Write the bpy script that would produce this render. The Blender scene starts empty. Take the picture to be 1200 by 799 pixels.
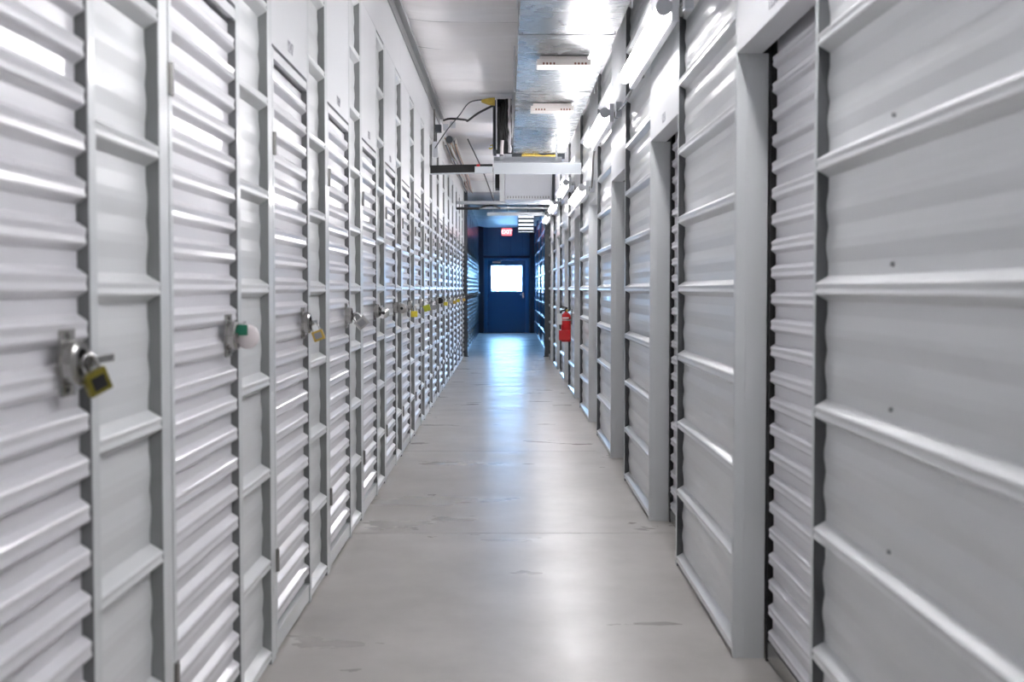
import bpy, bmesh, math, random
from mathutils import Vector, Matrix
random.seed(7)
C = bpy.context.scene.collection
PI = math.pi

# ------------------------------------------------------------------ camera
F = 1500.0
cam_d = bpy.data.cameras.new('camera'); cam = bpy.data.objects.new('camera', cam_d); C.objects.link(cam)
cam_d.sensor_width = 36.0; cam_d.sensor_fit = 'HORIZONTAL'; cam_d.lens = 36.0 * F / 1200.0
cam.location = (0, 0, 1.25)
cam.rotation_euler = (PI/2 - math.atan(61.5/F), 0, -math.atan(6.0/F))
cam_d.clip_start = 0.05; cam_d.clip_end = 300
cam_d.dof.use_dof = True; cam_d.dof.focus_distance = 11.0; cam_d.dof.aperture_fstop = 4.5
bpy.context.scene.camera = cam

# ------------------------------------------------------------------ world (daylight, only enters by the end door's window)
W = bpy.data.worlds.new('daylight'); bpy.context.scene.world = W; W.use_nodes = True
bg = W.node_tree.nodes['Background']
bg.inputs['Color'].default_value = (0.27, 0.57, 1.0, 1); bg.inputs['Strength'].default_value = 11.0
vs = bpy.context.scene.view_settings
vs.view_transform = 'Standard'; vs.look = 'None'; vs.gamma = 1.0; vs.use_curve_mapping = False
vs.exposure = 1.88
LAMP = 11.5            # emission strength of the tube lamps
XL, XR = -0.782, 0.765
Y0 = -4.6              # the corridor's end behind the camera
YEND = 36.0
# the daylight portal in the end door's window
pl = bpy.data.lights.new('window_portal', 'AREA'); pl.shape = 'RECTANGLE'; pl.size = 0.9; pl.size_y = 0.76
pl.cycles.is_portal = True
po = bpy.data.objects.new('window_portal', pl); C.objects.link(po)
po.location = (-0.01, YEND+0.16, 1.53); po.rotation_euler = (-PI/2, 0, 0)

# ------------------------------------------------------------------ materials
def mat(name, col, rough=0.4, metal=0.0, coat=0.0, bump=0.0, bscale=8.0, var=0.0, vscale=3.0, emit=None, estr=0, stretch=None, rvar=0.0, spec=None):
    m = bpy.data.materials.new(name); m.use_nodes = True
    nt = m.node_tree; n = nt.nodes; L = nt.links
    b = n['Principled BSDF']
    b.inputs['Base Color'].default_value = (*col, 1); b.inputs['Roughness'].default_value = rough
    b.inputs['Metallic'].default_value = metal; b.inputs['Coat Weight'].default_value = coat
    b.inputs['Coat Roughness'].default_value = 0.12
    if spec is not None: b.inputs['Specular IOR Level'].default_value = spec
    if emit: b.inputs['Emission Color'].default_value = (*emit, 1); b.inputs['Emission Strength'].default_value = estr
    if bump or var or rvar:
        g = n.new('ShaderNodeNewGeometry'); mp = n.new('ShaderNodeMapping')
        if stretch: mp.inputs['Scale'].default_value = stretch
        L.new(g.outputs['Position'], mp.inputs['Vector'])
    if bump:
        t = n.new('ShaderNodeTexNoise'); t.inputs['Scale'].default_value = bscale; t.inputs['Detail'].default_value = 2
        L.new(mp.outputs[0], t.inputs['Vector'])
        bp = n.new('ShaderNodeBump'); bp.inputs['Strength'].default_value = bump; bp.inputs['Distance'].default_value = 0.02
        L.new(t.outputs['Fac'], bp.inputs['Height']); L.new(bp.outputs[0], b.inputs['Normal'])
        if coat: L.new(bp.outputs[0], b.inputs['Coat Normal'])
    if var:
        t = n.new('ShaderNodeTexNoise'); t.inputs['Scale'].default_value = vscale; t.inputs['Detail'].default_value = 6
        L.new(mp.outputs[0], t.inputs['Vector'])
        r = n.new('ShaderNodeMix'); r.data_type = 'RGBA'
        r.inputs[6].default_value = (*[c*(1-var) for c in col], 1); r.inputs[7].default_value = (*[min(1, c*(1+var)) for c in col], 1)
        cr = n.new('ShaderNodeMapRange'); cr.inputs[1].default_value = .1; cr.inputs[2].default_value = .9
        L.new(t.outputs['Fac'], cr.inputs[0]); L.new(cr.outputs[0], r.inputs[0]); L.new(r.outputs[2], b.inputs['Base Color'])
        if rvar:
            rr = n.new('ShaderNodeMapRange'); rr.inputs[1].default_value = .1; rr.inputs[2].default_value = .9
            rr.inputs[3].default_value = rough-rvar; rr.inputs[4].default_value = rough+rvar
            L.new(t.outputs['Fac'], rr.inputs[0]); L.new(rr.outputs[0], b.inputs['Roughness'])
    return m

M = {}
M['white'] = mat('white_painted_steel', (0.715, 0.73, 0.74), 0.34, coat=0.3, bump=0.10, bscale=5, stretch=(1, .6, 1.6))
M['white_flat'] = mat('white_painted_sheet', (0.72, 0.73, 0.75), 0.38, coat=0.2, bump=0.06, bscale=3)
M['trimw'] = mat('white_painted_trim', (0.64, 0.665, 0.675), 0.34, coat=0.3)
M['doorw'] = mat('white_door_paint', (0.735, 0.73, 0.765), 0.32, coat=0.4, bump=0.07, bscale=5, stretch=(1, .5, 1.5))
M['jamb'] = mat('grey_white_jamb', (0.58, 0.60, 0.61), 0.4, bump=0.03, bscale=20)
M['zincshade'] = mat('shaded_zinc_edge', (0.24, 0.25, 0.25), 0.5)  # zinc post side, darkened to carry the shade of the recess
M['zincshade2'] = mat('dark_shaded_edge', (0.09, 0.095, 0.10), 0.6)  # right wall reveals: same edge, recess shade painted in darker
M['zincshade3'] = mat('grey_shaded_edge', (0.17, 0.175, 0.18), 0.6)  # beside the left doors: same edge, recess shade in the grey
M['cavity'] = mat('dark_cavity', (0.02, 0.022, 0.024), 0.8)
M['backing'] = mat('grey_backing', (0.16, 0.165, 0.17), 0.7)
M['blueR'] = mat('blue_painted_steel', (0.05, 0.20, 0.42), 0.25, coat=0.6, bump=0.08, bscale=5)
M['blueL'] = mat('slate_painted_steel', (0.13, 0.20, 0.30), 0.25, coat=0.6, bump=0.08, bscale=6)
M['bluedoor'] = mat('blue_door_paint', (0.010, 0.155, 0.29), 0.38, coat=0.2)
M['blueframe'] = mat('blue_frame_paint', (0.06, 0.27, 0.45), 0.35, coat=0.2)
M['bluewall'] = mat('slate_blue_paint', (0.17, 0.26, 0.32), 0.5)
M['darksteel'] = mat('dark_steel', (0.07, 0.08, 0.09), 0.45, metal=.3)
M['midsteel'] = mat('grey_steel_angle', (0.27, 0.275, 0.28), 0.45)
M['black'] = mat('black_rubber', (0.012, 0.012, 0.012), 0.55)
M['steel'] = mat('zinc_steel', (0.36, 0.355, 0.34), 0.26, metal=1.0, bump=.05, bscale=40)
M['chrome'] = mat('polished_steel', (0.75, 0.75, 0.74), 0.15, metal=1.0)
M['galv'] = mat('galvanised_sheet', (0.33, 0.35, 0.36), 0.27, metal=0.72, bump=0.3, bscale=1.6, var=.13, vscale=9, rvar=.06)
M['galv2'] = mat('galvanised_strut', (0.62, 0.65, 0.68), 0.28, metal=0.8, bump=0.08, bscale=6)
M['unit'] = mat('pale_grey_unit_enamel', (0.60, 0.62, 0.66), 0.4, var=.05)
M['brass'] = mat('brass', (0.62, 0.42, 0.10), 0.28, metal=0.9)
M['darkbrass'] = mat('aged_brass', (0.26, 0.22, 0.04), 0.35, metal=0.8)
M['yellow'] = mat('yellow_plastic', (0.75, 0.62, 0.05), 0.4)
M['lime'] = mat('lime_plastic', (0.45, 0.50, 0.04), 0.4)
M['green'] = mat('green_sticker', (0.03, 0.25, 0.15), 0.5)
M['pink'] = mat('pale_enamel', (0.8, 0.74, 0.74), 0.3)
M['greyplate'] = mat('grey_plate', (0.30, 0.30, 0.31), 0.4)
M['lam'] = mat('laminated_steel', (0.48, 0.47, 0.46), 0.35, metal=0.7)
M['insul'] = mat('white_vinyl_insulation', (0.80, 0.78, 0.785), 0.40, bump=0.5, bscale=2.2, stretch=(1, 2.6, 1), var=.04)
M['yinsul'] = mat('yellow_fibreglass', (0.55, 0.40, 0.08), 0.9, bump=.6, bscale=40, var=.3, vscale=20)
M['foil'] = mat('foil_faced_insulation', (0.66, 0.64, 0.65), 0.35, metal=.5, bump=.6, bscale=25)
M['register'] = mat('cream_register_enamel', (0.86, 0.80, 0.76), 0.4)
M['rust'] = mat('rust_red_slot', (0.25, 0.10, 0.06), 0.7)
M['cap'] = mat('lamp_end_cap_grey', (0.50, 0.51, 0.54), 0.45)
M['fix'] = mat('lamp_body_enamel', (0.66, 0.67, 0.70), 0.35)
M['tube'] = mat('lamp_tube_glow', (0.9, 0.9, 0.9), 0.5, emit=(1.0, 0.975, 0.99), estr=LAMP)
M['softlamp'] = mat('soft_lamp_glow', (.9, .9, .9), .5, emit=(.8, .9, 1), estr=0.55)
M['red'] = mat('extinguisher_red', (0.62, 0.008, 0.012), 0.28, coat=.4)
M['tag'] = mat('paper_tag', (0.8, 0.8, 0.8), 0.6)
M['mark'] = mat('grey_print', (0.36, 0.36, 0.40), 0.6)
M['exit'] = mat('exit_red_glow', (0.7, 0.05, 0.06), 0.5, emit=(1, 0.12, 0.14), estr=0.9)
M['exitlet'] = mat('exit_letter_glow', (.9, .8, .8), .5, emit=(1, .55, .6), estr=1.0)
M['exithouse'] = mat('exit_sign_housing', (0.55, 0.22, 0.25), 0.5)
M['orange'] = mat('orange_cable', (0.42, 0.25, 0.16), 0.5)
M['cream'] = mat('cream_cable', (0.55, 0.52, 0.47), 0.5)
M['pave'] = mat('pale_pavement', (0.55, 0.55, 0.55), 0.8)
M['stucco'] = mat('pale_stucco', (0.6, 0.6, 0.6), 0.8)
M['pinkpaint'] = mat('faded_red_paint', (0.45, 0.12, 0.18), 0.5)
M['darkwin'] = mat('dark_glass', (0.12, 0.13, 0.15), 0.2)
g = bpy.data.materials.new('window_glass'); g.use_nodes = True
nt = g.node_tree; nt.nodes.remove(nt.nodes['Principled BSDF'])
tr = nt.nodes.new('ShaderNodeBsdfTransparent'); gl = nt.nodes.new('ShaderNodeBsdfGlossy'); gl.inputs['Roughness'].default_value = .02
mx = nt.nodes.new('ShaderNodeMixShader'); mx.inputs[0].default_value = .06
nt.links.new(tr.outputs[0], mx.inputs[1]); nt.links.new(gl.outputs[0], mx.inputs[2]); nt.links.new(mx.outputs[0], nt.nodes['Material Output'].inputs[0])
M['glass'] = g

def concrete():
    m = bpy.data.materials.new('polished_concrete'); m.use_nodes = True
    nt = m.node_tree; n = nt.nodes; L = nt.links; b = n['Principled BSDF']
    ge = n.new('ShaderNodeNewGeometry')
    def noise(sc, det, st=(1, 1, 1), rough=.55):
        mp = n.new('ShaderNodeMapping'); mp.inputs['Scale'].default_value = st; L.new(ge.outputs['Position'], mp.inputs['Vector'])
        t = n.new('ShaderNodeTexNoise'); t.inputs['Scale'].default_value = sc; t.inputs['Detail'].default_value = det
        t.inputs['Roughness'].default_value = rough
        L.new(mp.outputs[0], t.inputs['Vector']); return t
    a = noise(1.9, 8, (1, .8, 1), .65); r = n.new('ShaderNodeValToRGB')
    r.color_ramp.elements[0].position = .12; r.color_ramp.elements[0].color = (0.33, 0.315, 0.295, 1)
    r.color_ramp.elements[1].position = .88; r.color_ramp.elements[1].color = (0.60, 0.57, 0.54, 1)
    L.new(a.outputs['Fac'], r.inputs[0])
    s = noise(90, 3); sp = n.new('ShaderNodeValToRGB')
    sp.color_ramp.elements[0].position = .26; sp.color_ramp.elements[0].color = (.62, .62, .62, 1)
    sp.color_ramp.elements[1].position = .36; sp.color_ramp.elements[1].color = (1, 1, 1, 1)
    L.new(s.outputs['Fac'], sp.inputs[0])
    mu = n.new('ShaderNodeMix'); mu.data_type = 'RGBA'; mu.blend_type = 'MULTIPLY'; mu.inputs[0].default_value = .0
    L.new(r.outputs[0], mu.inputs[6]); L.new(sp.outputs[0], mu.inputs[7]); L.new(mu.outputs[2], b.inputs['Base Color'])
    c = noise(1.0, 5, (1.2, 2.6, 1)); mr = n.new('ShaderNodeMapRange')
    mr.inputs[1].default_value = .1; mr.inputs[2].default_value = .9; mr.inputs[3].default_value = .20; mr.inputs[4].default_value = .42
    L.new(c.outputs['Fac'], mr.inputs[0]); L.new(mr.outputs[0], b.inputs['Roughness'])
    d = noise(2.2, 2, (.7, 1.6, 1)); bp = n.new('ShaderNodeBump'); bp.inputs['Strength'].default_value = .03; bp.inputs['Distance'].default_value = .01
    L.new(d.outputs['Fac'], bp.inputs['Height']); L.new(bp.outputs[0], b.inputs['Normal'])
    b.inputs['Specular IOR Level'].default_value = .5
    return m
M['concrete'] = concrete()

# ------------------------------------------------------------------ mesh helpers
class MB:
    def __init__(s): s.v = []; s.f = []; s.sm = []
    def add(s, v, f, smooth=False):
        o = len(s.v); s.v += [tuple(p) for p in v]
        for q in f: s.f.append(tuple(i+o for i in q)); s.sm.append(smooth)
        return s
    def box(s, x0, x1, y0, y1, z0, z1, bev=0.0):
        if x0 > x1: x0, x1 = x1, x0
        if y0 > y1: y0, y1 = y1, y0
        if z0 > z1: z0, z1 = z1, z0
        if bev <= 0:
            v = [(x, y, z) for z in (z0, z1) for y in (y0, y1) for x in (x0, x1)]
            return s.add(v, [(0, 2, 3, 1), (4, 5, 7, 6), (0, 1, 5, 4), (2, 6, 7, 3), (0, 4, 6, 2), (1, 3, 7, 5)])
        bm = bmesh.new(); bmesh.ops.create_cube(bm, size=1)
        for p in bm.verts: p.co = Vector(((x0+x1)/2+p.co.x*(x1-x0), (y0+y1)/2+p.co.y*(y1-y0), (z0+z1)/2+p.co.z*(z1-z0)))
        bmesh.ops.bevel(bm, geom=bm.edges[:], offset=bev, segments=2, affect='EDGES', profile=.6)
        bm.verts.index_update()
        s.add([p.co for p in bm.verts], [[q.index for q in f.verts] for f in bm.faces]); bm.free(); return s
    def tube(s, pts, r, n=10, caps=True):
        pts = [Vector(p) for p in pts]; v = []; f = []
        up = None
        for i, p in enumerate(pts):
            t = (pts[min(i+1, len(pts)-1)] - pts[max(i-1, 0)]).normalized()
            if up is None:
                up = Vector((0, 0, 1)) if abs(t.z) < .9 else Vector((1, 0, 0))
            a = t.cross(up).normalized(); up = a.cross(t).normalized()
            rr = r[i] if isinstance(r, (list, tuple)) else r
            for k in range(n):
                an = 2*PI*k/n; v.append(p + a*math.cos(an)*rr + up*math.sin(an)*rr)
        for i in range(len(pts)-1):
            for k in range(n):
                f.append((i*n+k, i*n+(k+1) % n, (i+1)*n+(k+1) % n, (i+1)*n+k))
        s.add(v, f, True)
        if caps:
            m = (len(pts)-1)*n
            s.add(v[:n], [tuple(range(n))[::-1]]); s.add(v[m:], [tuple(range(n))])
        return s
    def prism(s, pts, d, axis='y', off=0.0):
        """polygon pts (a,b) extruded by d along axis"""
        n = len(pts); v = []
        for t in (off, off+d):
            for a, b in pts:
                v.append({'y': (a, t, b), 'x': (t, a, b), 'z': (a, b, t)}[axis])
        f = [tuple(range(n))[::-1], tuple(range(n, 2*n))]
        for k in range(n): f.append((k, (k+1) % n, n+(k+1) % n, n+k))
        return s.add(v, f)
    def mesh(s, name):
        me = bpy.data.meshes.new(name); me.from_pydata(s.v, [], s.f)
        me.polygons.foreach_set('use_smooth', s.sm)
        bm = bmesh.new(); bm.from_mesh(me); bmesh.ops.recalc_face_normals(bm, faces=bm.faces[:]); bm.to_mesh(me); bm.free()
        return me
    def build(s, name, m, parent=None, loc=None, rot=None):
        return put(name, s.mesh(name), m, parent, loc, rot)
def put(name, me, m, parent=None, loc=None, rot=None):
    if not me.materials: me.materials.append(m)
    o = bpy.data.objects.new(name, me); C.objects.link(o)
    if parent: o.parent = parent
    if loc: o.location = loc
    if rot: o.rotation_euler = rot
    return o
def tag(o, label, cat, group=None, kind=None):
    o['label'] = label; o['category'] = cat
    if group: o['group'] = group
    if kind: o['kind'] = kind
    return o
def empty(name, loc=(0, 0, 0), rot=None):
    o = bpy.data.objects.new(name, None); C.objects.link(o); o.location = loc; o.empty_display_size = .1
    if rot: o.rotation_euler = rot
    return o
def copy_tree(o, parent=None):
    c = o.copy(); C.objects.link(c)
    if parent: c.parent = parent
    for ch in list(o.children): copy_tree(ch, c)
    return c

def rib_profile(z0, z1, centres, depth, wb, wt, minor=(), mdepth=.004, bow=0.0):
    """list of (z, out) along the height; out is 0 at the valley and depth at the crest"""
    ev = []
    for c in centres:
        ev += [(c-wb/2, 0), (c-wt/2-.002, depth-.003), (c-wt/2+.002, depth), (c, depth-.0022), (c+wt/2-.002, depth), (c+wt/2+.002, depth-.003), (c+wb/2, 0)]
    for c in minor:
        ev += [(c-.044, 0), (c-.010, mdepth), (c+.010, mdepth), (c+.044, 0)]
    ev.sort()
    out = [(z0, 0)] + [e for e in ev if z0 < e[0] < z1] + [(z1, 0)]
    return out
def corrugated(prof, y0, y1, sgn, base):
    """sheet facing sgn*x whose valley stands at x=base; front skin plus closed back"""
    mb = MB(); n = len(prof)
    v = [(base+sgn*d, y, z) for y in (y0, y1) for z, d in prof]
    mb.add(v, [(i, i+1, n+i+1, n+i) for i in range(n-1)])
    b = base - sgn*.004
    w = [(b, y, z) for y in (y0, y1) for z in (prof[0][0], prof[-1][0])]
    mb.add(w, [(0, 1, 3, 2)])
    for e, y in ((0, y0), (n, y1)):   # the end faces
        o = [(base+sgn*d, y, z) for z, d in prof] + [(b, y, prof[-1][0]), (b, y, prof[0][0])]
        mb.add(o, [tuple(range(len(o)))])
    return mb

# ------------------------------------------------------------------ floor
fl = MB().box(-.95, 1.0, Y0, YEND+.3, -.12, -.012).build('floor', M['backing'])
tag(fl, 'glossy polished grey concrete floor running down the corridor', 'floor', kind='structure')
js = [Y0, -.1, 3.2, 6.5, 9.8, 13.1, 16.35, 19.8, 23.1, 26.4, 29.7, 33.0, YEND+.28]
for a, b in zip(js[:-1], js[1:]):
    MB().box(-.93, .98, a+.003, b-.003, -.012, 0).build('slab', M['concrete'], fl)

# ------------------------------------------------------------------ left wall
RIB = .305; R0 = .03
panel_ribs = [R0+RIB*i for i in range(0, 10)]
minors = [R0+RIB*i+RIB*q for i in range(0, 10) for q in (.35, .65)]
PITCH = 1.32; YH = 2.985; NL = 25
DTOP = 2.035; FAS = 2.80; CEIL = 3.24
wl = MB().box(-.93, -.90, Y0, YEND+.3, -.1, 3.4).build('wall_left', M['backing'])
tag(wl, 'left wall of white ribbed steel panels between narrow storage doors', 'wall', kind='structure')
pan_prof = rib_profile(0.006, 2.795, panel_ribs[:10], .030, .062, .026, minors[:20], .0035, bow=0)
me_panel = corrugated(pan_prof, .785, 1.232, 1, -.030).mesh('wall_panel')
me_panel_b = me_panel.copy()
me_post = MB().box(-.045, 0.001, -.088, -.012, 0, FAS, .003).mesh('post')
me_post_b = me_post.copy()
me_strip = MB().box(-.045, 0.001, .742, .785, 0, FAS, .002).mesh('edge_strip')
me_strip_b = me_strip.copy()
me_reveal = MB().box(-.044, -.001, -.0905, -.0882, 0, FAS-.01).mesh('reveal')
me_reveal2 = MB().box(-.044, -.001, .739, .7418, .08, 2.02).mesh('reveal')
hd = MB(); hd.box(-.02, 0.0, -.012, .742, DTOP+.031, FAS)
me_head = hd.mesh('header_panel'); me_head_b = me_head.copy()
me_cav = MB().box(-.06, -.05, -.02, .76, 0, DTOP+.1).mesh('door_backing')
# door parts
door_ribs = [.135+.0866*i for i in range(0, 22)]
dz0, dz1 = .085, 2.011
dprof = rib_profile(dz0, dz1, door_ribs, .019, .056, .030)
me_leaf = corrugated(dprof, .030, .735, 1, -.0215).mesh('leaf'); me_leaf_b = me_leaf.copy()
fr = MB(); fr.box(-.03, .0, .0, .028, .01, DTOP+.02, .002)
me_stile = fr.mesh('stile'); me_stile_b = me_stile.copy()
fr = MB(); fr.box(-.03, -.001, .03, .740, DTOP-.012, DTOP+.018)
me_rail = fr.mesh('top_rail'); me_rail_b = me_rail.copy()
fr = MB(); fr.box(-.03, -.004, .03, .738, .012, .075, .002)
me_sill = fr.mesh('bottom_rail'); me_sill_b = me_sill.copy()
hg = MB(); hg.box(-.003, .004, -.014, .028, -.038, .038, .001)
hg.tube([(.005, .003, -.038), (.005, .003, .038)], .006, 8)
for zz in (-.024, .024): hg.tube([(.0, .018, zz), (.006, .018, zz)], .004, 6)
me_hinge = hg.mesh('hinge')
# cylinder latch: plate with tabs, round cup, slide bolt, keeper
lp = MB()
lp.box(-.004, .003, -.026, .030, -.060, .060, .0015)
pts = [(math.cos(2*PI*k/12)*.043, math.sin(2*PI*k/12)*.043) for k in range(12)]
lp.prism(pts, .006, 'x', 0.0)
for k in (-.05, .05): lp.tube([(0, 0, k), (.007, 0, k)], .006, 8)
me_lplate = lp.mesh('latch_plate')
lc = MB()
n = 20; v = []; f = []
for (r, x) in ((.040, .004), (.040, .024), (.036, .028), (.026, .028), (.023, .008), (.009, .007), (.009, .022), (.001, .023)):
    for k in range(n): v.append((x, r*math.cos(2*PI*k/n), r*math.sin(2*PI*k/n)))
for i in range(7):
    for k in range(n): f.append((i*n+k, i*n+(k+1) % n, (i+1)*n+(k+1) % n, (i+1)*n+k))
lc.add(v, f, False); me_lcup = lc.mesh('latch_cup')
lb = MB(); lb.box(.018, .027, .0, .145, -.007, .007, .001)
lb.tube([(.008, .020, 0), (.034, .020, 0)], .0055, 8); lb.box(.003, .018, .034, .046, -.016, .016, .001)
lb.box(.026, .034, .012, .040, -.010, .010, .001)
me_lbolt = lb.mesh('latch_bolt')

def text_obj(body, size, m, parent, loc, rot, ext=.0005, name='lettering'):
    cu = bpy.data.curves.new(name, 'FONT'); cu.body = body; cu.size = size; cu.extrude = ext
    cu.align_x = 'CENTER'; cu.align_y = 'CENTER'
    tmp = bpy.data.objects.new('tmp', cu); C.objects.link(tmp)
    dg = bpy.context.evaluated_depsgraph_get(); me = bpy.data.meshes.new_from_object(tmp.evaluated_get(dg))
    bpy.data.objects.remove(tmp); me.materials.clear(); me.materials.append(m)
    o = bpy.data.objects.new(name, me); C.objects.link(o); o.parent = parent; o.location = loc; o.rotation_euler = rot
    return o

nd = 0; lock_pos = {}
ordn = ['second', 'third', 'fourth', 'fifth', 'sixth', 'seventh', 'eighth', 'ninth', 'tenth', 'eleventh', 'twelfth', 'thirteenth',
        'fourteenth', 'fifteenth', 'sixteenth']
for k in range(-3, NL):
    y = YH + PITCH*k
    blue = k >= 16
    if y + .74 > YEND-.1: break
    for nm, me, meb, m, mb_ in (('post', me_post, me_post_b, 'trimw', 'blueL'), ('wall_panel', me_panel, me_panel_b, 'white', 'blueL'),
                     ('edge_strip', me_strip, me_strip_b, 'trimw', 'blueL'), ('header_panel', me_head, me_head_b, 'white_flat', 'blueL')):
        if nm == 'wall_panel' and y+1.24 > YEND: continue
        put(nm, meb if blue else me, M[mb_ if blue else m], wl, (XL, y, 0))
    put('reveal', me_reveal, M['zincshade'], wl, (XL, y, 0)); put('reveal', me_reveal2, M['zincshade3'], wl, (XL, y, 0))
    nd += 1
    d = empty('door_%d' % nd, (XL, y, 0))
    if k < -1: lab = 'narrow white ribbed storage door behind the camera'
    elif k == -1: lab = 'white ribbed storage door at the left edge of the photo'
    elif k < 14: lab = 'white ribbed storage door on the left wall, %s from the camera' % ordn[k]
    elif k < 16: lab = 'white ribbed storage door on the left wall by the dark steel column' if k == 15 else 'white ribbed storage door on the left wall, one but last before the dark column'
    else: lab = 'slate blue ribbed storage door past the dark column on the left'
    tag(d, lab, 'door', 'storage doors on the left wall', 'structure')
    put('leaf', me_leaf_b if blue else me_leaf, M['blueL' if blue else 'doorw'], d)
    put('stile', me_stile_b if blue else me_stile, M['blueL' if blue else 'trimw'], d)
    put('top_rail', me_rail_b if blue else me_rail, M['blueL' if blue else 'white_flat'], d)
    put('bottom_rail', me_sill_b if blue else me_sill, M['blueL' if blue else 'trimw'], d)
    put('backing', me_cav, M['cavity'], d)
    for z in (.33, 1.735): put('hinge', me_hinge, M['steel'], d, (0, 0, z))
    if k >= -1:
        lx = (.0, .61, 1.118)
        h = put('latch', me_lplate, M['steel'], d, lx); h.scale = (1, 1.3, 1)
        put('cup', me_lcup, M['steel'], h); put('bolt', me_lbolt, M['steel'], h)
        lock_pos[k] = (XL+.022, y+.64, 1.118)
for k, s in ((1, '1247'), (2, '1249'), (3, '1251'), (4, '1253')):
    text_obj(s, .06, M['mark'], wl, (XL+.001, YH+PITCH*k+.36, 2.115), (PI/2, 0, PI/2), name='unit_number')
# fascia above the left doors, one sheet for every two modules
yy = YH - PITCH*3 - .09
MB().box(-.02+XL, XL, Y0, yy-.001, 0, FAS).build('closing_panel', M['white_flat'], wl)
while yy < YEND:
    y2 = min(yy + PITCH*2, YEND)
    MB().box(XL-.03, XL-.001, yy+.0015, y2-.0015, FAS+.004, CEIL).build('fascia', M['blueL' if yy > 23 else 'white_flat'], wl)
    yy = y2

# ------------------------------------------------------------------ right wall
wr = MB().box(.985, 1.01, Y0, YEND+.3, -.1, 3.4).build('wall_right', M['backing'])
tag(wr, 'right wall of white ribbed steel panels between recessed door bays', 'wall', kind='structure')
YR = 3.2; PR = 2.56; OPN = 1.085
rprof = rib_profile(0.006, 3.2, panel_ribs + [R0+RIB*10], .030, .062, .026, minors, .0050)
me_rpanel = corrugated(rprof, OPN+.035, 2.526, -1, .030).mesh('wall_panel')
me_rstrip = MB().box(0, .045, 2.53, 2.56, 0, 3.22, .002).mesh('edge_strip')
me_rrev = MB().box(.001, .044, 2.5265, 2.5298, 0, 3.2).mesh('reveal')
me_jamb = MB().box(0, .105, OPN, OPN+.035, 0, 2.03, .002).box(.034, .105, OPN-.003, OPN, 0, 2.03).box(0.002, .03, OPN+.002, OPN+.035, 2.03, 3.22).mesh('jamb')
me_njamb = MB().box(.0456, .19, -.03, 0, 0, 2.03).mesh('near_jamb')
me_rhead = MB().box(0, .085, 0, OPN, 2.03, 3.22, .003).mesh('header_panel')
me_guide = MB().box(.105, .19, OPN-.035, OPN+.035, 0, 2.2).mesh('guide')
me_rback = MB().box(.185, .195, -.02, OPN+.02, 0, 2.5).box(.085, .185, 0, OPN, 2.42, 2.45).mesh('backing')
me_dark_side = MB().box(.106, .185, OPN-.040, OPN-.028, 0, 2.42).mesh('guide_seal')
rribs = [.09+.0866*i for i in range(0, 23)]
cprof = rib_profile(.07, 2.10, rribs, .016, .050, .028)
me_curt = corrugated(cprof, .005, OPN-.050, -1, .124).mesh('leaf')
me_rsill = MB().box(.108, .135, .005, OPN-.045, .008, .068, .003).mesh('bottom_rail')
k = 0; ordr = ['nearest', 'second', 'third', 'fourth', 'fifth', 'sixth', 'seventh', 'eighth']
for k in range(8):
    y = YR + PR*k; end = k == 7
    if not end:
        put('wall_panel', me_rpanel, M['white'], wr, (XR, y, 0)); put('edge_strip', me_rstrip, M['trimw'], wr, (XR, y, 0)); put('reveal', me_rrev, M['zincshade2'], wr, (XR, y, 0))
    put('jamb', me_jamb, M['jamb'], wr, (XR, y, 0)); put('near_jamb', me_njamb, M['jamb'], wr, (XR, y, 0))
    put('header_panel', me_rhead, M['white_flat'], wr, (XR, y, 0))
    nd += 1
    d = empty('door_%d' % nd, (XR+.1, y, 0))
    lab = 'white ribbed roll-up door set back in the %s bay of the right wall' % ordr[k]
    tag(d, lab, 'door', 'recessed doors in the right wall', 'structure')
    for nm, me, m in (('leaf', me_curt, 'doorw'), ('bottom_rail', me_rsill, 'steel'), ('backing', me_rback, 'cavity'), ('guide_seal', me_dark_side, 'black')):
        put(nm, me, M[m], d, (-.1, 0, 0))
for k, s in ((0, '1250'), (1, '1254')):
    text_obj(s, .065, M['mark'], wr, (XR-.001, YR+PR*k+.51, 2.08), (PI/2, 0, -PI/2), name='unit_number')
# near panels towards and behind the camera
rp2 = corrugated(rprof, 0, 2.44, -1, .030).mesh('wall_panel')
st2 = MB().box(0, .045, -.026, 0, 0, 3.22, .002).mesh('edge_strip')
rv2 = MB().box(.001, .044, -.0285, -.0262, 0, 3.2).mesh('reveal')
for i, yb in enumerate((YR, YR-2.5, YR-5.0)):
    put('edge_strip', st2, M['trimw'], wr, (XR, yb, 0)); put('wall_panel', rp2, M['white'], wr, (XR, yb-.028-2.44, 0)); put('reveal', rv2, M['zincshade2'], wr, (XR, yb, 0))
for z in (.40, .705, 1.00, 1.30, 1.605, 1.91):
    MB().tube([(XR+.034, 2.63, z), (XR+.023, 2.63, z)], .005, 8).build('screw', M['midsteel'], wr)
# last short stretch before the column, then the blue stretch
ye = YR + PR*7 + OPN + .035
corrugated(rprof, ye, 23.45, -1, XR+.030).build('wall_panel', M['white'], wr)
bprof = rib_profile(0.006, 3.02, panel_ribs, .034, .066, .030, minors, .003)
yb = 23.62
while yb < YEND-.1:
    y2 = min(yb+3.1, YEND)
    corrugated(bprof, yb, y2-.04, -1, XR+.034).build('wall_panel', M['blueR'], wr)
    MB().box(XR+.002, XR+.045, y2-.04, y2, 0, 3.02).build('edge_strip', M['blueR'], wr)
    yb = y2

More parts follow.
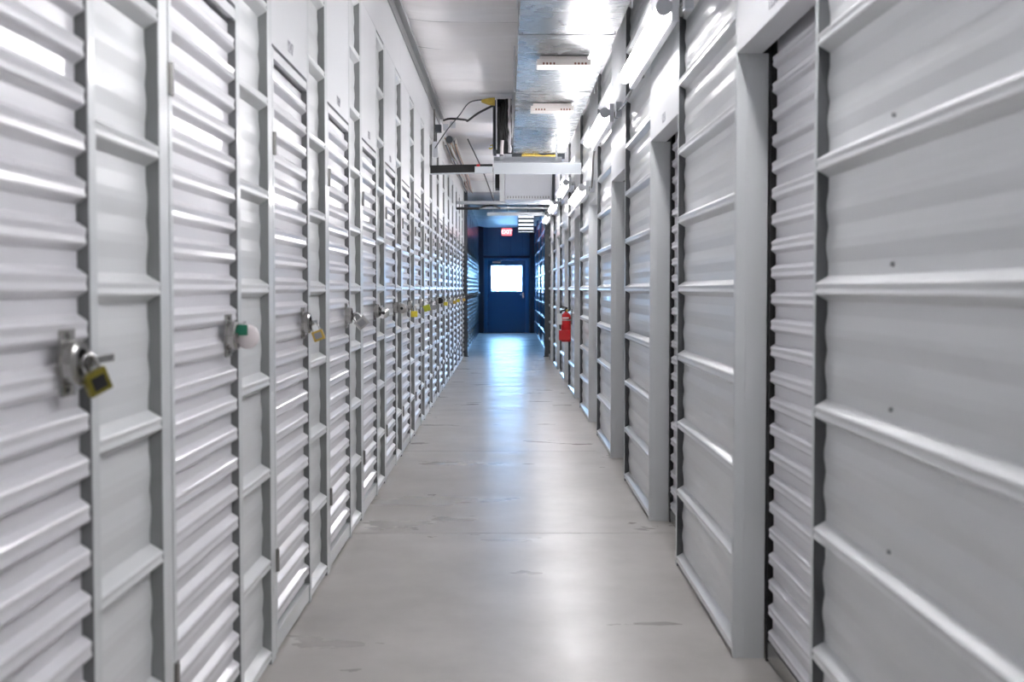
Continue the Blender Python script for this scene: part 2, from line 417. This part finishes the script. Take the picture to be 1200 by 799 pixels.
# ------------------------------------------------------------------ ends and columns
wb = MB().box(-.95, 1.0, Y0-.1, Y0, -.1, 3.4).build('wall_back', M['white_flat'])
tag(wb, 'plain white wall closing the corridor behind the camera', 'wall', kind='structure')
for nm, x0, x1, lab in (('steel_column', XL-.06, XL+.06, 'dark steel column at the far end of the white doors, left side'),
                        ('steel_column', XR-.07, XR+.05, 'dark steel column beside the start of the blue wall, right side')):
    t = empty(nm, ((x0+x1)/2, 23.5, 0)); w = (x1-x0)/2
    MB().box(-w, w, -.06, -.052, .012, 3.2).box(-w, w, .052, .06, .012, 3.2).box(-.005, .005, -.055, .055, .012, 3.2).build('shaft', M['darksteel'], t)
    MB().box(-w-.02, w+.02, -.08, .08, 0, .012).build('base_plate', M['darksteel'], t)
    tag(t, lab, 'column', kind='structure')
we = MB().box(-.95, -.545, YEND+.05, YEND+.15, -.1, 3.4).box(.525, 1.0, YEND+.05, YEND+.15, -.1, 3.4).box(-.545, .525, YEND+.05, YEND+.15, 2.10, 3.4).build('wall_end', M['darksteel'])
tag(we, 'slate blue end wall of vertical steel panels above the blue door', 'wall', kind='structure')
x = -.66
for w in (.10, .36, .31, .33, .20):
    MB().box(x+.003, x+w-.003, YEND+.02, YEND+.05, 2.17, 3.05, .004).build('wall_panel', M['bluewall'], we); x += w
MB().box(-.70, .68, YEND-.0, YEND+.05, 2.11, 2.165, .003).build('lintel', M['darksteel'], we)
for x0 in (-.76, .655):
    MB().box(x0, x0+.10, YEND-.10, YEND+.05, 0, 3.05).build('corner_post', M['darksteel'], we)
for x0, x1 in ((-.66, -.635), (.615, .655)):
    MB().box(x0, x1, YEND+.0, YEND+.05, 0, 2.11).build('side_panel', M['bluewall'], we)
# the blue door
nd += 1; DX = -.01
ed = empty('door_%d' % nd, (DX, YEND+.02, 0))
tag(ed, 'blue steel exit door with a bright window at the corridor end', 'door', kind='structure')
MB().box(-.625, -.525, -.03, .09, 0, 2.10, .004).box(.525, .625, -.03, .09, 0, 2.10, .004).box(-.525, .525, -.03, .09, 2.035, 2.10, .004).build('frame', M['blueframe'], ed)
wx0, wx1, wz0, wz1 = -.44, .445, 1.16, 1.90
lf = MB().box(-.522, wx0, 0, .045, .01, 2.032).box(wx1, .522, 0, .045, .01, 2.032).box(wx0, wx1, 0, .045, .01, wz0).box(wx0, wx1, 0, .045, wz1, 2.03).build('leaf', M['bluedoor'], ed)
wf = MB()
for a in ((wx0-.02, wx0+.012, wz0-.02, wz1+.02), (wx1-.012, wx1+.02, wz0-.02, wz1+.02), (wx0, wx1, wz0-.02, wz0+.012), (wx0, wx1, wz1-.012, wz1+.02)):
    wf.box(a[0], a[1], -.008, .053, a[2], a[3])
MB().box(-.53, -.51, .046, .06, 0, 2.04).box(.51, .53, .046, .06, 0, 2.04).box(-.53, .53, .046, .06, 2.02, 2.04).build('stop', M['blueframe'], ed)
wfo = wf.build('window_frame', M['blueframe'], ed)
MB().box(wx0, wx1, .020, .025, wz0, wz1).build('pane', M['glass'], wfo)
hb = MB().box(.44, .49, -.012, 0, .98, 1.14, .003).tube([(.465, -.01, 1.08), (.465, -.05, 1.08), (.38, -.055, 1.08)], .011, 8).build('handle', M['chrome'], ed)
MB().box(-.40, -.16, -.075, 0, 1.955, 2.01, .004).tube([(-.28, -.04, 2.01), (-.1, -.12, 2.045), (-.02, -.02, 2.06)], .01, 6).build('closer', M['steel'], ed)
for z in (.25, 1.05, 1.85): MB().tube([(-.52, -.012, z-.05), (-.52, -.012, z+.05)], .010, 8).build('hinge', M['steel'], ed)
MB().box(-.62, .62, -.04, .10, -.001, .012, .002).build('threshold', M['steel'], ed)
# outdoors
t = MB().box(-9, 9, YEND+.4, YEND+40, -.15, -.05).build('pavement', M['pave']); tag(t, 'pale sunlit pavement outside the door window', 'pavement', kind='structure')
t = empty('building', (0, YEND+30, -.05)); tag(t, 'pale low building seen through the door window', 'building')
MB().box(-8, 8, 0, 4, 0, 1.9).build('wall', M['stucco'], t)
for i in range(7): MB().box(-5.9+i*1.8, -4.9+i*1.8, -.06, 0, .6, 1.35).build('window', M['darkwin'], t)
t = empty('car', (-.75, YEND+9, -.05)); tag(t, 'faded red car parked outside, seen in the left of the door window', 'car')
MB().prism([(-.62, .25), (.62, .25), (.66, .7), (.5, .85), (.42, 1.35), (-.42, 1.35), (-.5, .85), (-.66, .7)], 3.4, 'y', 0).build('body', M['pinkpaint'], t)
MB().prism([(-.44, .88), (.44, .88), (.36, 1.28), (-.36, 1.28)], .02, 'y', -.02).build('windscreen', M['darkwin'], t)
for sx in (-.6, .45):
    for sy in (.5, 2.6): MB().tube([(sx, sy, .3), (sx+.15, sy, .3)], .3, 14).build('wheel', M['black'], t)

# ------------------------------------------------------------------ ceiling: sagging vinyl faced insulation
ce = MB().box(-.95, 1.0, Y0, YEND+.3, 3.42, 3.46).build('ceiling', M['backing'])
tag(ce, 'white sagging vinyl insulation ceiling between purlins', 'ceiling', kind='structure')
seams = [Y0, -2.4, .4, 3.0, 5.6, 7.1, 8.35, 9.75, 10.85, 12.5, 14.0, 15.6, 17.1, 18.5, 19.9, 21.3, 22.6, 23.6]
x = 23.6
while x < YEND: x += 1.55; seams.append(min(x, YEND+.04))
for i, (a, b) in enumerate(zip(seams[:-1], seams[1:])):
    if b-a < .05: continue
    far = a > 23.5; H = 3.05 if far else 3.26
    sag = (.10 if far else .05) + random.random()*.02; tilt = random.uniform(-1, 1)*.5
    nx, ny = 16, 14; v = []; f = []
    ph = random.random()*6; x0, x1 = XL-.02, XR+.06
    for j in range(ny+1):
        for q in range(nx+1):
            u, w = q/nx, j/ny
            edge = math.sin(PI*min(1, max(0, w)))**.6
            wr_ = .014*math.sin(9*w+3*u+ph)*math.sin(PI*w) + .010*math.sin(23*w*(1+.2*u)+ph*2+5*u)*math.sin(PI*w)
            z = H - sag*edge*(.65+.35*math.sin(PI*(u*.8+.1*tilt+.1))) + wr_ + .008*tilt*math.sin(6*u+ph)
            z += .03*max(0, 1-u*7)   # tucked up at the left trim
            v.append((x0+(x1-x0)*u, a+.010+(b-a-.020)*w, z))
    for j in range(ny):
        for q in range(nx):
            p = j*(nx+1)+q; f.append((p, p+1, p+nx+2, p+nx+1))
    MB().add(v, f, True).build('insulation_panel', M['insul'], ce)
# step down where the blue stretch begins
MB().box(XL-.02, XR+.06, 23.58, 23.60, 3.02, 3.40).build('bulkhead', M['white_flat'], ce)
# steel angle along the top of the left wall
t = MB().box(XL+.002, XL+.012, Y0+.02, 14.9, 3.13, 3.215).box(XL+.002, XL+.062, Y0+.02, 14.9, 3.205, 3.215).box(XL+.054, XL+.062, Y0+.02, 14.9, 3.185, 3.205).build('trim_1', M['midsteel'])
tag(t, 'grey steel angle trim where left wall meets the ceiling', 'trim', kind='structure')

# ------------------------------------------------------------------ galvanised duct
DX0, DX1, DZ0, DZ1 = .078, .690, 2.85, 3.14
du = empty('air_duct', (0, 0, 0)); tag(du, 'large galvanised rectangular air duct hung under the ceiling', 'duct')
secs = [-3.6, -1.25, 1.1, 3.45, 5.8, 8.15, 10.5, 12.85, 15.2]
for a, b in zip(secs[:-1], secs[1:]):
    a += .003; b -= .003
    m = MB(); cx, cy = (DX0+DX1)/2, (a+b)/2
    m.add([(DX0, a, DZ0), (DX1, a, DZ0), (DX1, b, DZ0), (DX0, b, DZ0), (cx, cy, DZ0-.013)], [(0, 1, 4), (1, 2, 4), (2, 3, 4), (3, 0, 4)])
    m.add([(DX0, a, DZ0), (DX0, b, DZ0), (DX0, b, DZ1), (DX0, a, DZ1), (DX0-.006, cy, (DZ0+DZ1)/2)], [(0, 1, 4), (1, 2, 4), (2, 3, 4), (3, 0, 4)])
    m.add([(DX1, a, DZ0), (DX1, b, DZ0), (DX1, b, DZ1), (DX1, a, DZ1)], [(0, 1, 2, 3)])
    m.add([(DX0, a, DZ1), (DX1, a, DZ1), (DX1, b, DZ1), (DX0, b, DZ1)], [(0, 1, 2, 3)])
    s = m.build('duct_section', M['galv'], du)
    e = MB()
    e.box(DX0-.003, DX1+.003, b-.004, b+.002, DZ0-.004, DZ0-.001).box(DX0-.005, DX0-.001, b-.004, b+.002, DZ0, DZ1)
    for q in (0.02, .6): e.tube([(DX0+q, b-.06, DZ0-.006), (DX0+q, b-.06, DZ0+.002)], .006, 6)
    e.build('flange', M['midsteel'], s)
# open end: dark mouth with fibreglass lining
MB().box(DX0+.004, DX1-.004, 15.10, 15.19, DZ0+.004, DZ1-.004).build('dark_mouth', M['black'], du)
mf = MB(); n = 14; v = []; f = []
for i in range(n+1):
    u = i/n; xx = DX0+.10+u*.42; h = .018+.012*math.sin(7*u)+.006*math.sin(19*u)
    v += [(xx, 15.21, DZ0-.03), (xx, 15.21, DZ0-.03+h), (xx, 15.30, DZ0-.03), (xx, 15.30, DZ0-.03+h)]
for i in range(n):
    a, b = i*4, i*4+4
    f += [(a, b, b+1, a+1), (a+2, a+3, b+3, b+2), (a+1, b+1, b+3, a+3), (a, a+2, b+2, b)]
mf.add(v, f); mf.build('fibreglass_lining', M['yinsul'], du)
MB().box(DX0-.02, DX1, 15.31, 15.33, DZ0-.06, DZ0+.1).build('end_plate', M['darksteel'], du)
for i, y in enumerate((8.88, 11.12)):
    t = empty('air_register', (.39, y, DZ0-.016))
    tag(t, ['cream slotted air register under the duct, nearer one', 'cream slotted air register under the duct, farther one'][i], 'vent')
    MB().box(-.165, .165, -.06, .10, -.020, .004, .003).build('neck', M['register'], t)
    MB().box(-.185, .185, -.08, .12, -.062, -.020, .004).build('tray', M['register'], t)
    for j in list(range(4))+list(range(9, 13)): MB().box(-.145+j*.024, -.133+j*.024, -.083, -.079, -.058, -.044).build('slot', M['rust'], t)
for i, y in enumerate((4.2, 7.3, 10.4, 13.0)):
    for s, xx in enumerate((DX0-.018, DX1+.016)):
        t = MB().box(xx-.004, xx+.004, y-.015, y+.015, DZ0-.02, 3.2).build('duct_strap', M['galv2'])
        tag(t, 'thin galvanised strap on the %s side of the duct, %s' % (['left', 'right'][s], ['out of the frame above', 'nearest in view', 'just past the first duct joint', 'nearest the hose chase'][i]), 'strap', 'duct straps')

# ------------------------------------------------------------------ chase with black hoses at the duct's left
ch = empty('hose_chase', (-.14, 12.92, 2.59)); tag(ch, 'open metal chase full of black hoses left of the duct', 'chase')
MB().box(.0, .008, -.1, .1, 0, .48).box(.0, .035, .085, .1, .0, .56).build('side_plate', M['darksteel'], ch)
MB().box(.035, .190, .09, .1, .02, .57).build('back_plate', M['cavity'], ch)
MB().box(.03, .042, -.05, .085, .06, .57).build('inner_plate', M['galv2'], ch)
for i, (xx, r) in enumerate(((.065, .022), (.10, .026), (.135, .020), (.085, .018))):
    pts = [(xx+.012*math.sin(j*.9+i), -.01+.018*(i % 2)-.02*math.sin(j*.5), .10+.04*(i % 3)+j*.047) for j in range(9)]
    MB().tube(pts, r, 8).build('hose', M['black'], ch)
MB().tube([(.088, -.045, -.005), (.090, -.045, .07), (.095, -.035, .14)], .018, 10).build('white_pipe', M['pink'], ch)
MB().tube([(.088, -.045, -.012), (.088, -.045, -.004)], .0195, 10).build('pipe_cap', M['black'], ch)
for xx in (.155, .168): MB().tube([(xx, .03, .1), (xx, .02, .56)], .005, 6).build('wire', M['greyplate'], ch)
pts = [(.168+.005*math.sin(j*1.7), -.04+.01*math.cos(j*1.3), .02+j*.041) for j in range(14)]
MB().tube(pts, [.016+.004*math.sin(j*2.2) for j in range(14)], 8).build('foil_lagging', M['foil'], ch)
fl_ = MB(); n = 8
v = []; f = []
for i in range(n+1):
    u = i/n; xx = -.115+u*.135; dz = .022*math.sin(u*1.6)
    for yy_ in (-.03, .07):
        v += [(xx, yy_, .535-.035*math.sin(PI*(u*.5+.02))), (xx, yy_, .545+dz)]
for i in range(n):
    a = i*4; b = a+4
    f += [(a, b, b+1, a+1), (a+2, a+3, b+3, b+2), (a, a+2, b+2, b), (a+1, b+1, b+3, a+3)]
fl_.add(v, f); fl_.build('fibreglass_flap', M['yinsul'], ch)
MB().tube([(-.03, 0, .09), (-.005, .0, .10), (.0, 0, .075), (-.02, 0, .06), (-.04, 0, .07)], .007, 6).build('yellow_tie', M['yellow'], ch)

# ------------------------------------------------------------------ cross members
t = empty('black_beam', (XL+.005, 13.1, 2.405)); tag(t, 'black steel angle across the corridor, left of the shiny header', 'beam')
MB().box(0, .635, -.03, -.022, 0, .095).build('web', M['black'], t); MB().box(0, .635, -.022, .03, .087, .095).box(0, .635, -.036, -.03, .0, .014).build('flange', M['galv2'], t)
t.rotation_euler = (0, -.022, 0)
t = empty('junction_box', (-.235, 13.03, 2.455)); tag(t, 'small white junction box with red knob on the black beam', 'box')
MB().box(-.09, .09, -.03, .03, -.035, .028, .003).build('body', M['unit'], t); MB().tube([(-.055, 0, .028), (-.055, 0, .052)], .017, 10).build('red_knob', M['red'], t)
t = empty('duct_header', (-.135, 13.05, 2.41)); tag(t, 'shiny galvanised header channel crossing under the duct', 'beam')
MB().box(0, .89, 0, .008, 0, .115).box(0, .89, -.02, 0, .0, .008).box(0, .89, -.02, 0, .107, .115).build('web', M['galv2'], t)
MB().box(0, .70, .01, .16, .118, .132).box(.0, .70, .15, .16, .132, .19).build('upper_flange', M['unit'], t)
for xx in (.06, .63): MB().box(xx, xx+.02, .05, .06, .13, .42).build('hanger', M['galv2'], t)

ah = empty('air_handler', (.0, 17.0, 2.42)); tag(ah, 'pale grey boxy air handling unit beyond the duct end', 'air unit')
MB().box(-.03, .60, 0, 1.5, .06, .62, .012).build('casing', M['unit'], ah)
MB().box(-.025, .595, -.03, 0.0, 0, .075, .004).build('perforated_lip', M['unit'], ah)
for i in range(16): MB().box(.005+i*.036, .02+i*.036, -.033, -.029, .02, .05).build('slot', M['greyplate'], ah)
MB().box(-.095, -.035, -.04, .06, -.02, .72, .004).build('side_post', M['jamb'], ah)
MB().box(-.155, -.10, .05, .5, .16, .45).build('side_duct', M['black'], ah)
MB().box(.605, .64, .02, .3, .0, .62).build('right_post', M['darksteel'], ah)

def cross(name, z, y, x0, x1, r, m, lab, cat='pipe', sag=0, square=False):
    if square:
        o = MB().box(x0, x1, y-r, y+r, z-r, z+r, .002).box(x0, x1, y-r*.4, y+r*.4, z-r-.004, z-r).build(name, m)
    else:
        o = MB().tube([(x0+(x1-x0)*i/8, y, z-sag*math.sin(PI*i/8)) for i in range(9)], r, 10).build(name, m)
    return tag(o, lab, cat)
cross('steel_strut', 2.585, 20.0, XL+.002, XR-.002, .024, M['galv2'], 'square grey steel strut crossing the corridor, upper of the pair', 'strut', square=True)
cross('steel_pipe', 2.515, 20.25, XL+.002, XR-.002, .016, M['galv2'], 'thin grey pipe crossing just below the steel strut')
cross('hanging_rail', 2.455, 20.8, -.32, .62, .026, M['galv2'], 'galvanised rail hung lower behind the crossing pipes', 'strut', square=True)
cross('black_pipe', 2.47, 19.6, XL+.01, -.42, .020, M['black'], 'short black insulated pipe on the left below the strut')
cross('black_hose', 2.47, 19.6, -.42, -.10, .010, M['black'], 'thin black hose sagging between pipe and strut', 'hose', sag=-.05)
for i, xx in enumerate((-.22, .02, .34)):
    t = MB().tube([(xx, 20.8, 2.481), (xx, 20.8, 3.21)], .006, 6).build('threaded_rod', M['steel']); tag(t, '%s thin threaded rod holding the hanging rail' % ['leftmost', 'middle', 'rightmost'][i], 'rod', 'rail rods')

# left-hand cables
def cable(name, pts, r, m, parent=None):
    # smooth through the points
    P = [Vector(p) for p in pts]; out = []
    for i in range(len(P)-1):
        p0 = P[max(i-1, 0)]; p1 = P[i]; p2 = P[i+1]; p3 = P[min(i+2, len(P)-1)]
        for q in range(6):
            t = q/6
            out.append(.5*((2*p1)+(-p0+p2)*t+(2*p0-5*p1+4*p2-p3)*t*t+(-p0+3*p1-3*p2+p3)*t*t*t))
    out.append(P[-1])
    return MB().tube(out, r, 7).build(name, m, parent)
cb = empty('cable_bundle', (XL+.06, 15.5, 3.02)); tag(cb, 'bundle of orange, cream and black cables along the left wall top', 'cables')
for i in range(11):
    m = [M['cream'], M['orange'], M['darksteel'], M['cream'], M['orange'], M['cream']][i % 6]
    x_ = -.035+.014*i; z_ = .03*math.sin(i*2.3)
    pts = [(x_+random.uniform(-.012, .012), y, z_+random.uniform(-.02, .02)-.012*(y % 2.4)) for y in (0, 1.2, 2.5, 3.8, 5.2, 6.5, 7.8)]
    cable('cable', pts, random.uniform(.006, .010), m, cb)
MB().tube([(.03, -.03, .02), (.03, .05, .02)], .045, 10).build('dark_collar', M['darksteel'], cb)
cc = cable('black_cable', [(XL+.08, 14.2, 3.10), (-.62, 14.2, 3.12), (-.45, 14.0, 3.08), (-.42, 13.9, 3.06), (-.3, 13.6, 3.10), (-.145, 13.2, 3.12)], .012, M['black'])
tag(cc, 'black cable slung across under the ceiling to the hose chase', 'cable')
cc = cable('thin_cable', [(-.15, 13.1, 3.14), (-.2, 13.2, 3.18), (-.38, 13.3, 3.17), (-.5, 13.5, 3.06), (-.62, 13.4, 2.9), (XL+.04, 13.3, 2.70)], .006, M['darksteel'])
tag(cc, 'thin grey cable arching from chase down to the left wall', 'cable')
t = empty('wall_conduit', (XL+.012, 13.45, 2.5)); tag(t, 'grey vertical conduit with switch box high on the left wall', 'conduit')
MB().tube([(.012, 0, .28), (.012, 0, .62)], .010, 8).build('pipe', M['steel'], t); MB().tube([(.012, .35, .2), (.012, .35, .42)], .010, 8).build('pipe', M['steel'], t)
MB().box(0, .05, -.04, .04, .12, .28, .004).build('box', M['unit'], t); MB().box(0, .07, .3, .4, .42, .50, .004).build('dark_box', M['darksteel'], t)
for i, (xx, z, y) in enumerate(((XL+.09, 3.07, 14.6), (-.60, 3.06, 14.3))):
    t = MB().box(xx-.03, xx+.03, y-.03, y+.03, z-.03, z+.04, .003).build('cable_clip', M['unit']); tag(t, ['small pale box by the wall end of the black cable', 'pale clip hanging on the black cable'][i], 'box')
bw = cable('brace_wire', [(-.50, 16.5, 3.16), (-.33, 18.5, 2.9), (-.20, 20.5, 2.62)], .009, M['black']); tag(bw, 'dark brace wire slanting down left of the air unit', 'wire')

# ------------------------------------------------------------------ lamps
LX = .665
def lamp(y0, z, lab, L=1.86, yaw=0):
    t = empty('tube_lamp', (LX, y0, z)); tag(t, lab, 'lamp', 'tube lamps along the right wall')
    r = .031
    MB().tube([(0, .03, 0), (0, L-.03, 0)], r, 20).build('tube', M['tube'], t)
    for a in (0, L-.03): MB().tube([(0, a, 0), (0, a+.032, 0)], r+.004, 20).build('end_cap', M['cap'], t)
    MB().box(.030, .062, .0, L, -.062, .062, .006).build('body', M['fix'], t)
    for a in (.12, L-.16): MB().box(.062, .098, a, a+.04, -.02, .02, .002).build('bracket', M['steel'], t)
    return t
lamp(-3.9, 2.44, 'tube lamp behind the camera'); lamp(-.8, 2.44, 'tube lamp above the camera, out of the frame'); lamp(2.35, 2.44, 'tube lamp just above the frame on the right')
lamp(5.45, 2.44, 'largest bright tube lamp, upper right, beside the duct')
lamp(8.72, 2.44, 'second bright tube lamp along the right wall')
lamp(11.35, 2.14, 'third tube lamp, hung lower, under the shiny header')
lamp(14.45, 2.44, 'fourth tube lamp, just past the shiny header')
lamp(17.8, 2.44, 'small fifth tube lamp beside the air unit')
lamp(20.9, 2.44, 'tiny farthest tube lamp near the crossing pipes')
def conduit(pts, lab):
    o = cable('conduit', pts, .008, M['steel']); tag(o, lab, 'conduit', 'lamp conduits')
conduit([(.735, 4.25, 2.44), (.735, 4.8, 2.42), (.735, 5.43, 2.44)], 'short conduit feeding the largest tube lamp')
conduit([(.735, 7.35, 2.44), (.735, 8.0, 2.40), (.735, 8.70, 2.44)], 'short conduit between the largest and second lamps')
conduit([(.735, 10.62, 2.44), (.735, 10.9, 2.36), (.735, 11.0, 2.22), (.735, 11.15, 2.13), (.735, 11.33, 2.13)], 'looped conduit dropping to the lower third lamp')
conduit([(.735, 13.25, 2.14), (.735, 13.6, 2.2), (.735, 14.0, 2.4), (.735, 14.43, 2.44)], 'conduit rising behind the header to the fourth lamp')
for i, y in enumerate((5.30, 8.58, 11.2)):
    z = 2.44 if i < 2 else 2.14
    t = MB().box(.725, .764, y-.03, y+.03, z-.05, z+.05, .004).build('outlet_box', M['unit']); tag(t, 'small grey outlet box at the near end of the %s lamp' % ['largest', 'second', 'third'][i], 'box')

# blue stretch: louvred grille under its ceiling
t = empty('louvred_lamp', (.44, 29.5, 2.73)); tag(t, 'white louvred lamp hanging under the ceiling of the blue stretch', 'lamp'); t.rotation_euler = (-1.05, 0, 0)
MB().box(-.17, .17, -.21, .21, .014, .02).build('diffuser', M['softlamp'], t)
for sx in (-.19, .17): MB().box(sx, sx+.02, -.21, .21, -.02, .02).build('side_rail', M['unit'], t)
for j in range(4): MB().box(-.17, .17, -.16+j*.10, -.120+j*.10, -.02, .0).build('slat', M['darksteel'], t)
for xx in (-.18, .18): MB().tube([(xx, -.1, .0), (xx, -.16, .09)], .005, 6).build('hanger', M['steel'], t)
# exit sign
t = empty('exit_sign', (-.0, YEND-.02, 2.83)); tag(t, 'small red EXIT sign above the blue door', 'sign')
MB().box(-.155, .155, -.015, .035, -.115, .115, .006).build('housing', M['exithouse'], t)
MB().box(-.135, .135, -.019, -.015, -.095, .095).build('face', M['exit'], t)
text_obj('EXIT', .15, M['exitlet'], t, (0, -.021, 0), (PI/2, 0, 0), .002)
lt = t.children[-1]

# ------------------------------------------------------------------ fire extinguisher
t = empty('fire_extinguisher', (XR-.075, 14.93, .63)); tag(t, 'red fire extinguisher with white tag hung on the right wall', 'fire extinguisher')
pr = [(.0, .0), (.052, .0), (.058, .012), (.058, .285), (.052, .31), (.036, .33), (.018, .34), (.016, .355), (.0, .355)]
n = 20; v = [(r*math.cos(2*PI*k/n), r*math.sin(2*PI*k/n), z) for r, z in pr for k in range(n)]
f = [(i*n+k, i*n+(k+1) % n, (i+1)*n+(k+1) % n, (i+1)*n+k) for i in range(len(pr)-1) for k in range(n)]
MB().add(v, f, True).build('cylinder', M['red'], t)
MB().box(-.014, .014, -.014, .014, .355, .385, .002).box(-.05, .02, -.006, .006, .385, .395, .001).tube([(-.055, 0, .415), (-.02, 0, .405), (.018, 0, .395)], .006, 6).build('valve', M['black'], t)
MB().tube([(.01, -.016, .365), (.01, -.032, .365)], .014, 10).build('gauge', M['brass'], t)
MB().tube([(-.014, 0, .37), (-.05, -.01, .36), (-.072, -.012, .31), (-.072, -.012, .19), (-.066, -.01, .15)], .009, 8).build('hose', M['black'], t)
MB().box(-.105, -.05, -.045, -.042, .20, .33, .001).build('paper_tag', M['tag'], t)
MB().tube([(0, 0, .245), (0, 0, .262)], .0595, 20).build('strap', M['lam'], t)
MB().box(-.085, .045, -.075, -.060, .02, .135, .002).build('red_placard', M['red'], t)
MB().box(.058, .074, -.02, .02, .2, .38, .002).build('bracket', M['steel'], t)
MB().box(-.045, .03, -.0605, -.058, .27, .285).build('label', M['tag'], t)

# ------------------------------------------------------------------ padlocks
def shackle(t, r=.014, h=.03, th=.0035, m='chrome', z0=0.0):
    pts = [(-r, 0, z0-.002), (-r, 0, z0+h*.5)] + [(-r*math.cos(a), 0, z0+h*.5+r*math.sin(a)) for a in (PI*.2, PI*.4, PI*.6, PI*.8)] + [(r, 0, z0+h*.5), (r, 0, z0-.002)]
    MB().tube(pts, th, 8).build('shackle', M[m], t)
def padlock(k, kind, lab, tilt=0, dx=0, dz=0, yaw=0, bm='brass'):
    p = lock_pos[k]
    t = empty('padlock', (p[0]+dx, p[1]-.005, p[2]+dz), (0, tilt, yaw)); tag(t, lab, 'padlock', 'padlocks on the left doors')
    if kind == 'block':
        shackle(t, z0=-.028)
        MB().box(-.022, .022, -.008, .008, -.068, -.028, .003).build('body', M[bm], t)
        if k == 1: MB().box(-.014, .014, -.0092, -.008, -.060, -.036).build('plate', M['greyplate'], t)
    elif kind == 'laminated':
        shackle(t, .018, .034, .004, z0=-.03)
        b = MB()
        for j in range(8): b.box(-.029, .029, -.011, .011, -.078+j*.006, -.0735+j*.006, .0008)
        b.box(-.027, .027, -.009, .009, -.078, -.030); b.build('body', M['lam'], t)
        MB().box(-.018, .018, -.0125, -.011, -.070, -.040).build('plate', M['greyplate'], t)
        for sx in (-.031, .028): MB().box(sx, sx+.003, -.012, .012, -.080, -.028).build('bumper', M['chrome'], t)
    elif kind == 'disc':
        n = 24; v = []; f = []
        pr = [(.0, -.013), (.026, -.013), (.034, -.008), (.035, 0), (.034, .008), (.026, .013), (.0, .013)]
        for r, y in pr:
            for q in range(n): v.append((r*math.cos(2*PI*q/n), y, -.022+r*math.sin(2*PI*q/n)))
        for i in range(len(pr)-1):
            for q in range(n): f.append((i*n+q, i*n+(q+1) % n, (i+1)*n+(q+1) % n, (i+1)*n+q))
        MB().add(v, f, True).build('body', M[bm], t)
        MB().tube([(-.024, -.002, .002), (-.018, 0, .014), (-.004, 0, .018)], .004, 8).build('shackle', M['chrome'], t)
        if k != 0: MB().tube([(0, -.0145, -.022), (0, -.012, -.022)], .010, 12).build('keyway', M['black'], t)
    return t
t = padlock(-1, 'block', 'olive brass padlock on the nearest left door', tilt=-.40, dx=.004, dz=.012, yaw=.85, bm='darkbrass')
t.scale = (1.05, 1.05, 1.1); MB().box(-.013, .013, -.0095, -.008, -.060, -.038).build('dark_plate', M['black'], t)
t = padlock(0, 'disc', 'round silver disc padlock with green sticker on the second left door', dx=.026, dz=.018, bm='pink')
MB().box(-.030, .004, -.0165, -.0145, -.018, .012, .002).build('green_sticker', M['green'], t)
padlock(1, 'block', 'brass padlock with grey plate on the third left door', tilt=-.35, dx=.016, dz=-.004)
padlock(2, 'laminated', 'large silver laminated padlock on the fourth left door', tilt=-.7, dx=.016, dz=.006)
padlock(3, 'disc', 'silver disc padlock with dark keyway on the fifth left door', dx=.03, dz=.01, bm='chrome')
padlock(4, 'disc', 'dull silver disc padlock on the sixth left door', dx=.03, dz=.016, bm='lam')
padlock(5, 'block', 'yellow padlock hanging low on the seventh left door', dx=.02, dz=-.014, bm='yellow').scale = (1.2,)*3
padlock(6, 'block', 'lime yellow padlock on the eighth left door', tilt=-.3, dx=.02, dz=.02, bm='lime').scale = (1.4,)*3
padlock(7, 'block', 'dark grey padlock on the ninth left door', dx=.02, bm='greyplate').scale = (1.2,)*3
padlock(8, 'disc', 'black disc padlock on the tenth left door', dx=.02, dz=.02, bm='black')
for k, s in ((9, 'eleventh'), (10, 'twelfth'), (11, 'thirteenth'), (12, 'fourteenth'), (13, 'fifteenth'), (14, 'sixteenth')):
    bmn, word = [('yellow', 'yellow'), ('brass', 'brass'), ('lam', 'grey')][(k*2) % 3]
    padlock(k, 'block', 'small %s padlock on the %s left door' % (word, s), dx=.02, dz=.012*math.sin(k*2.1), bm=bmn).scale = (1.1,)*3
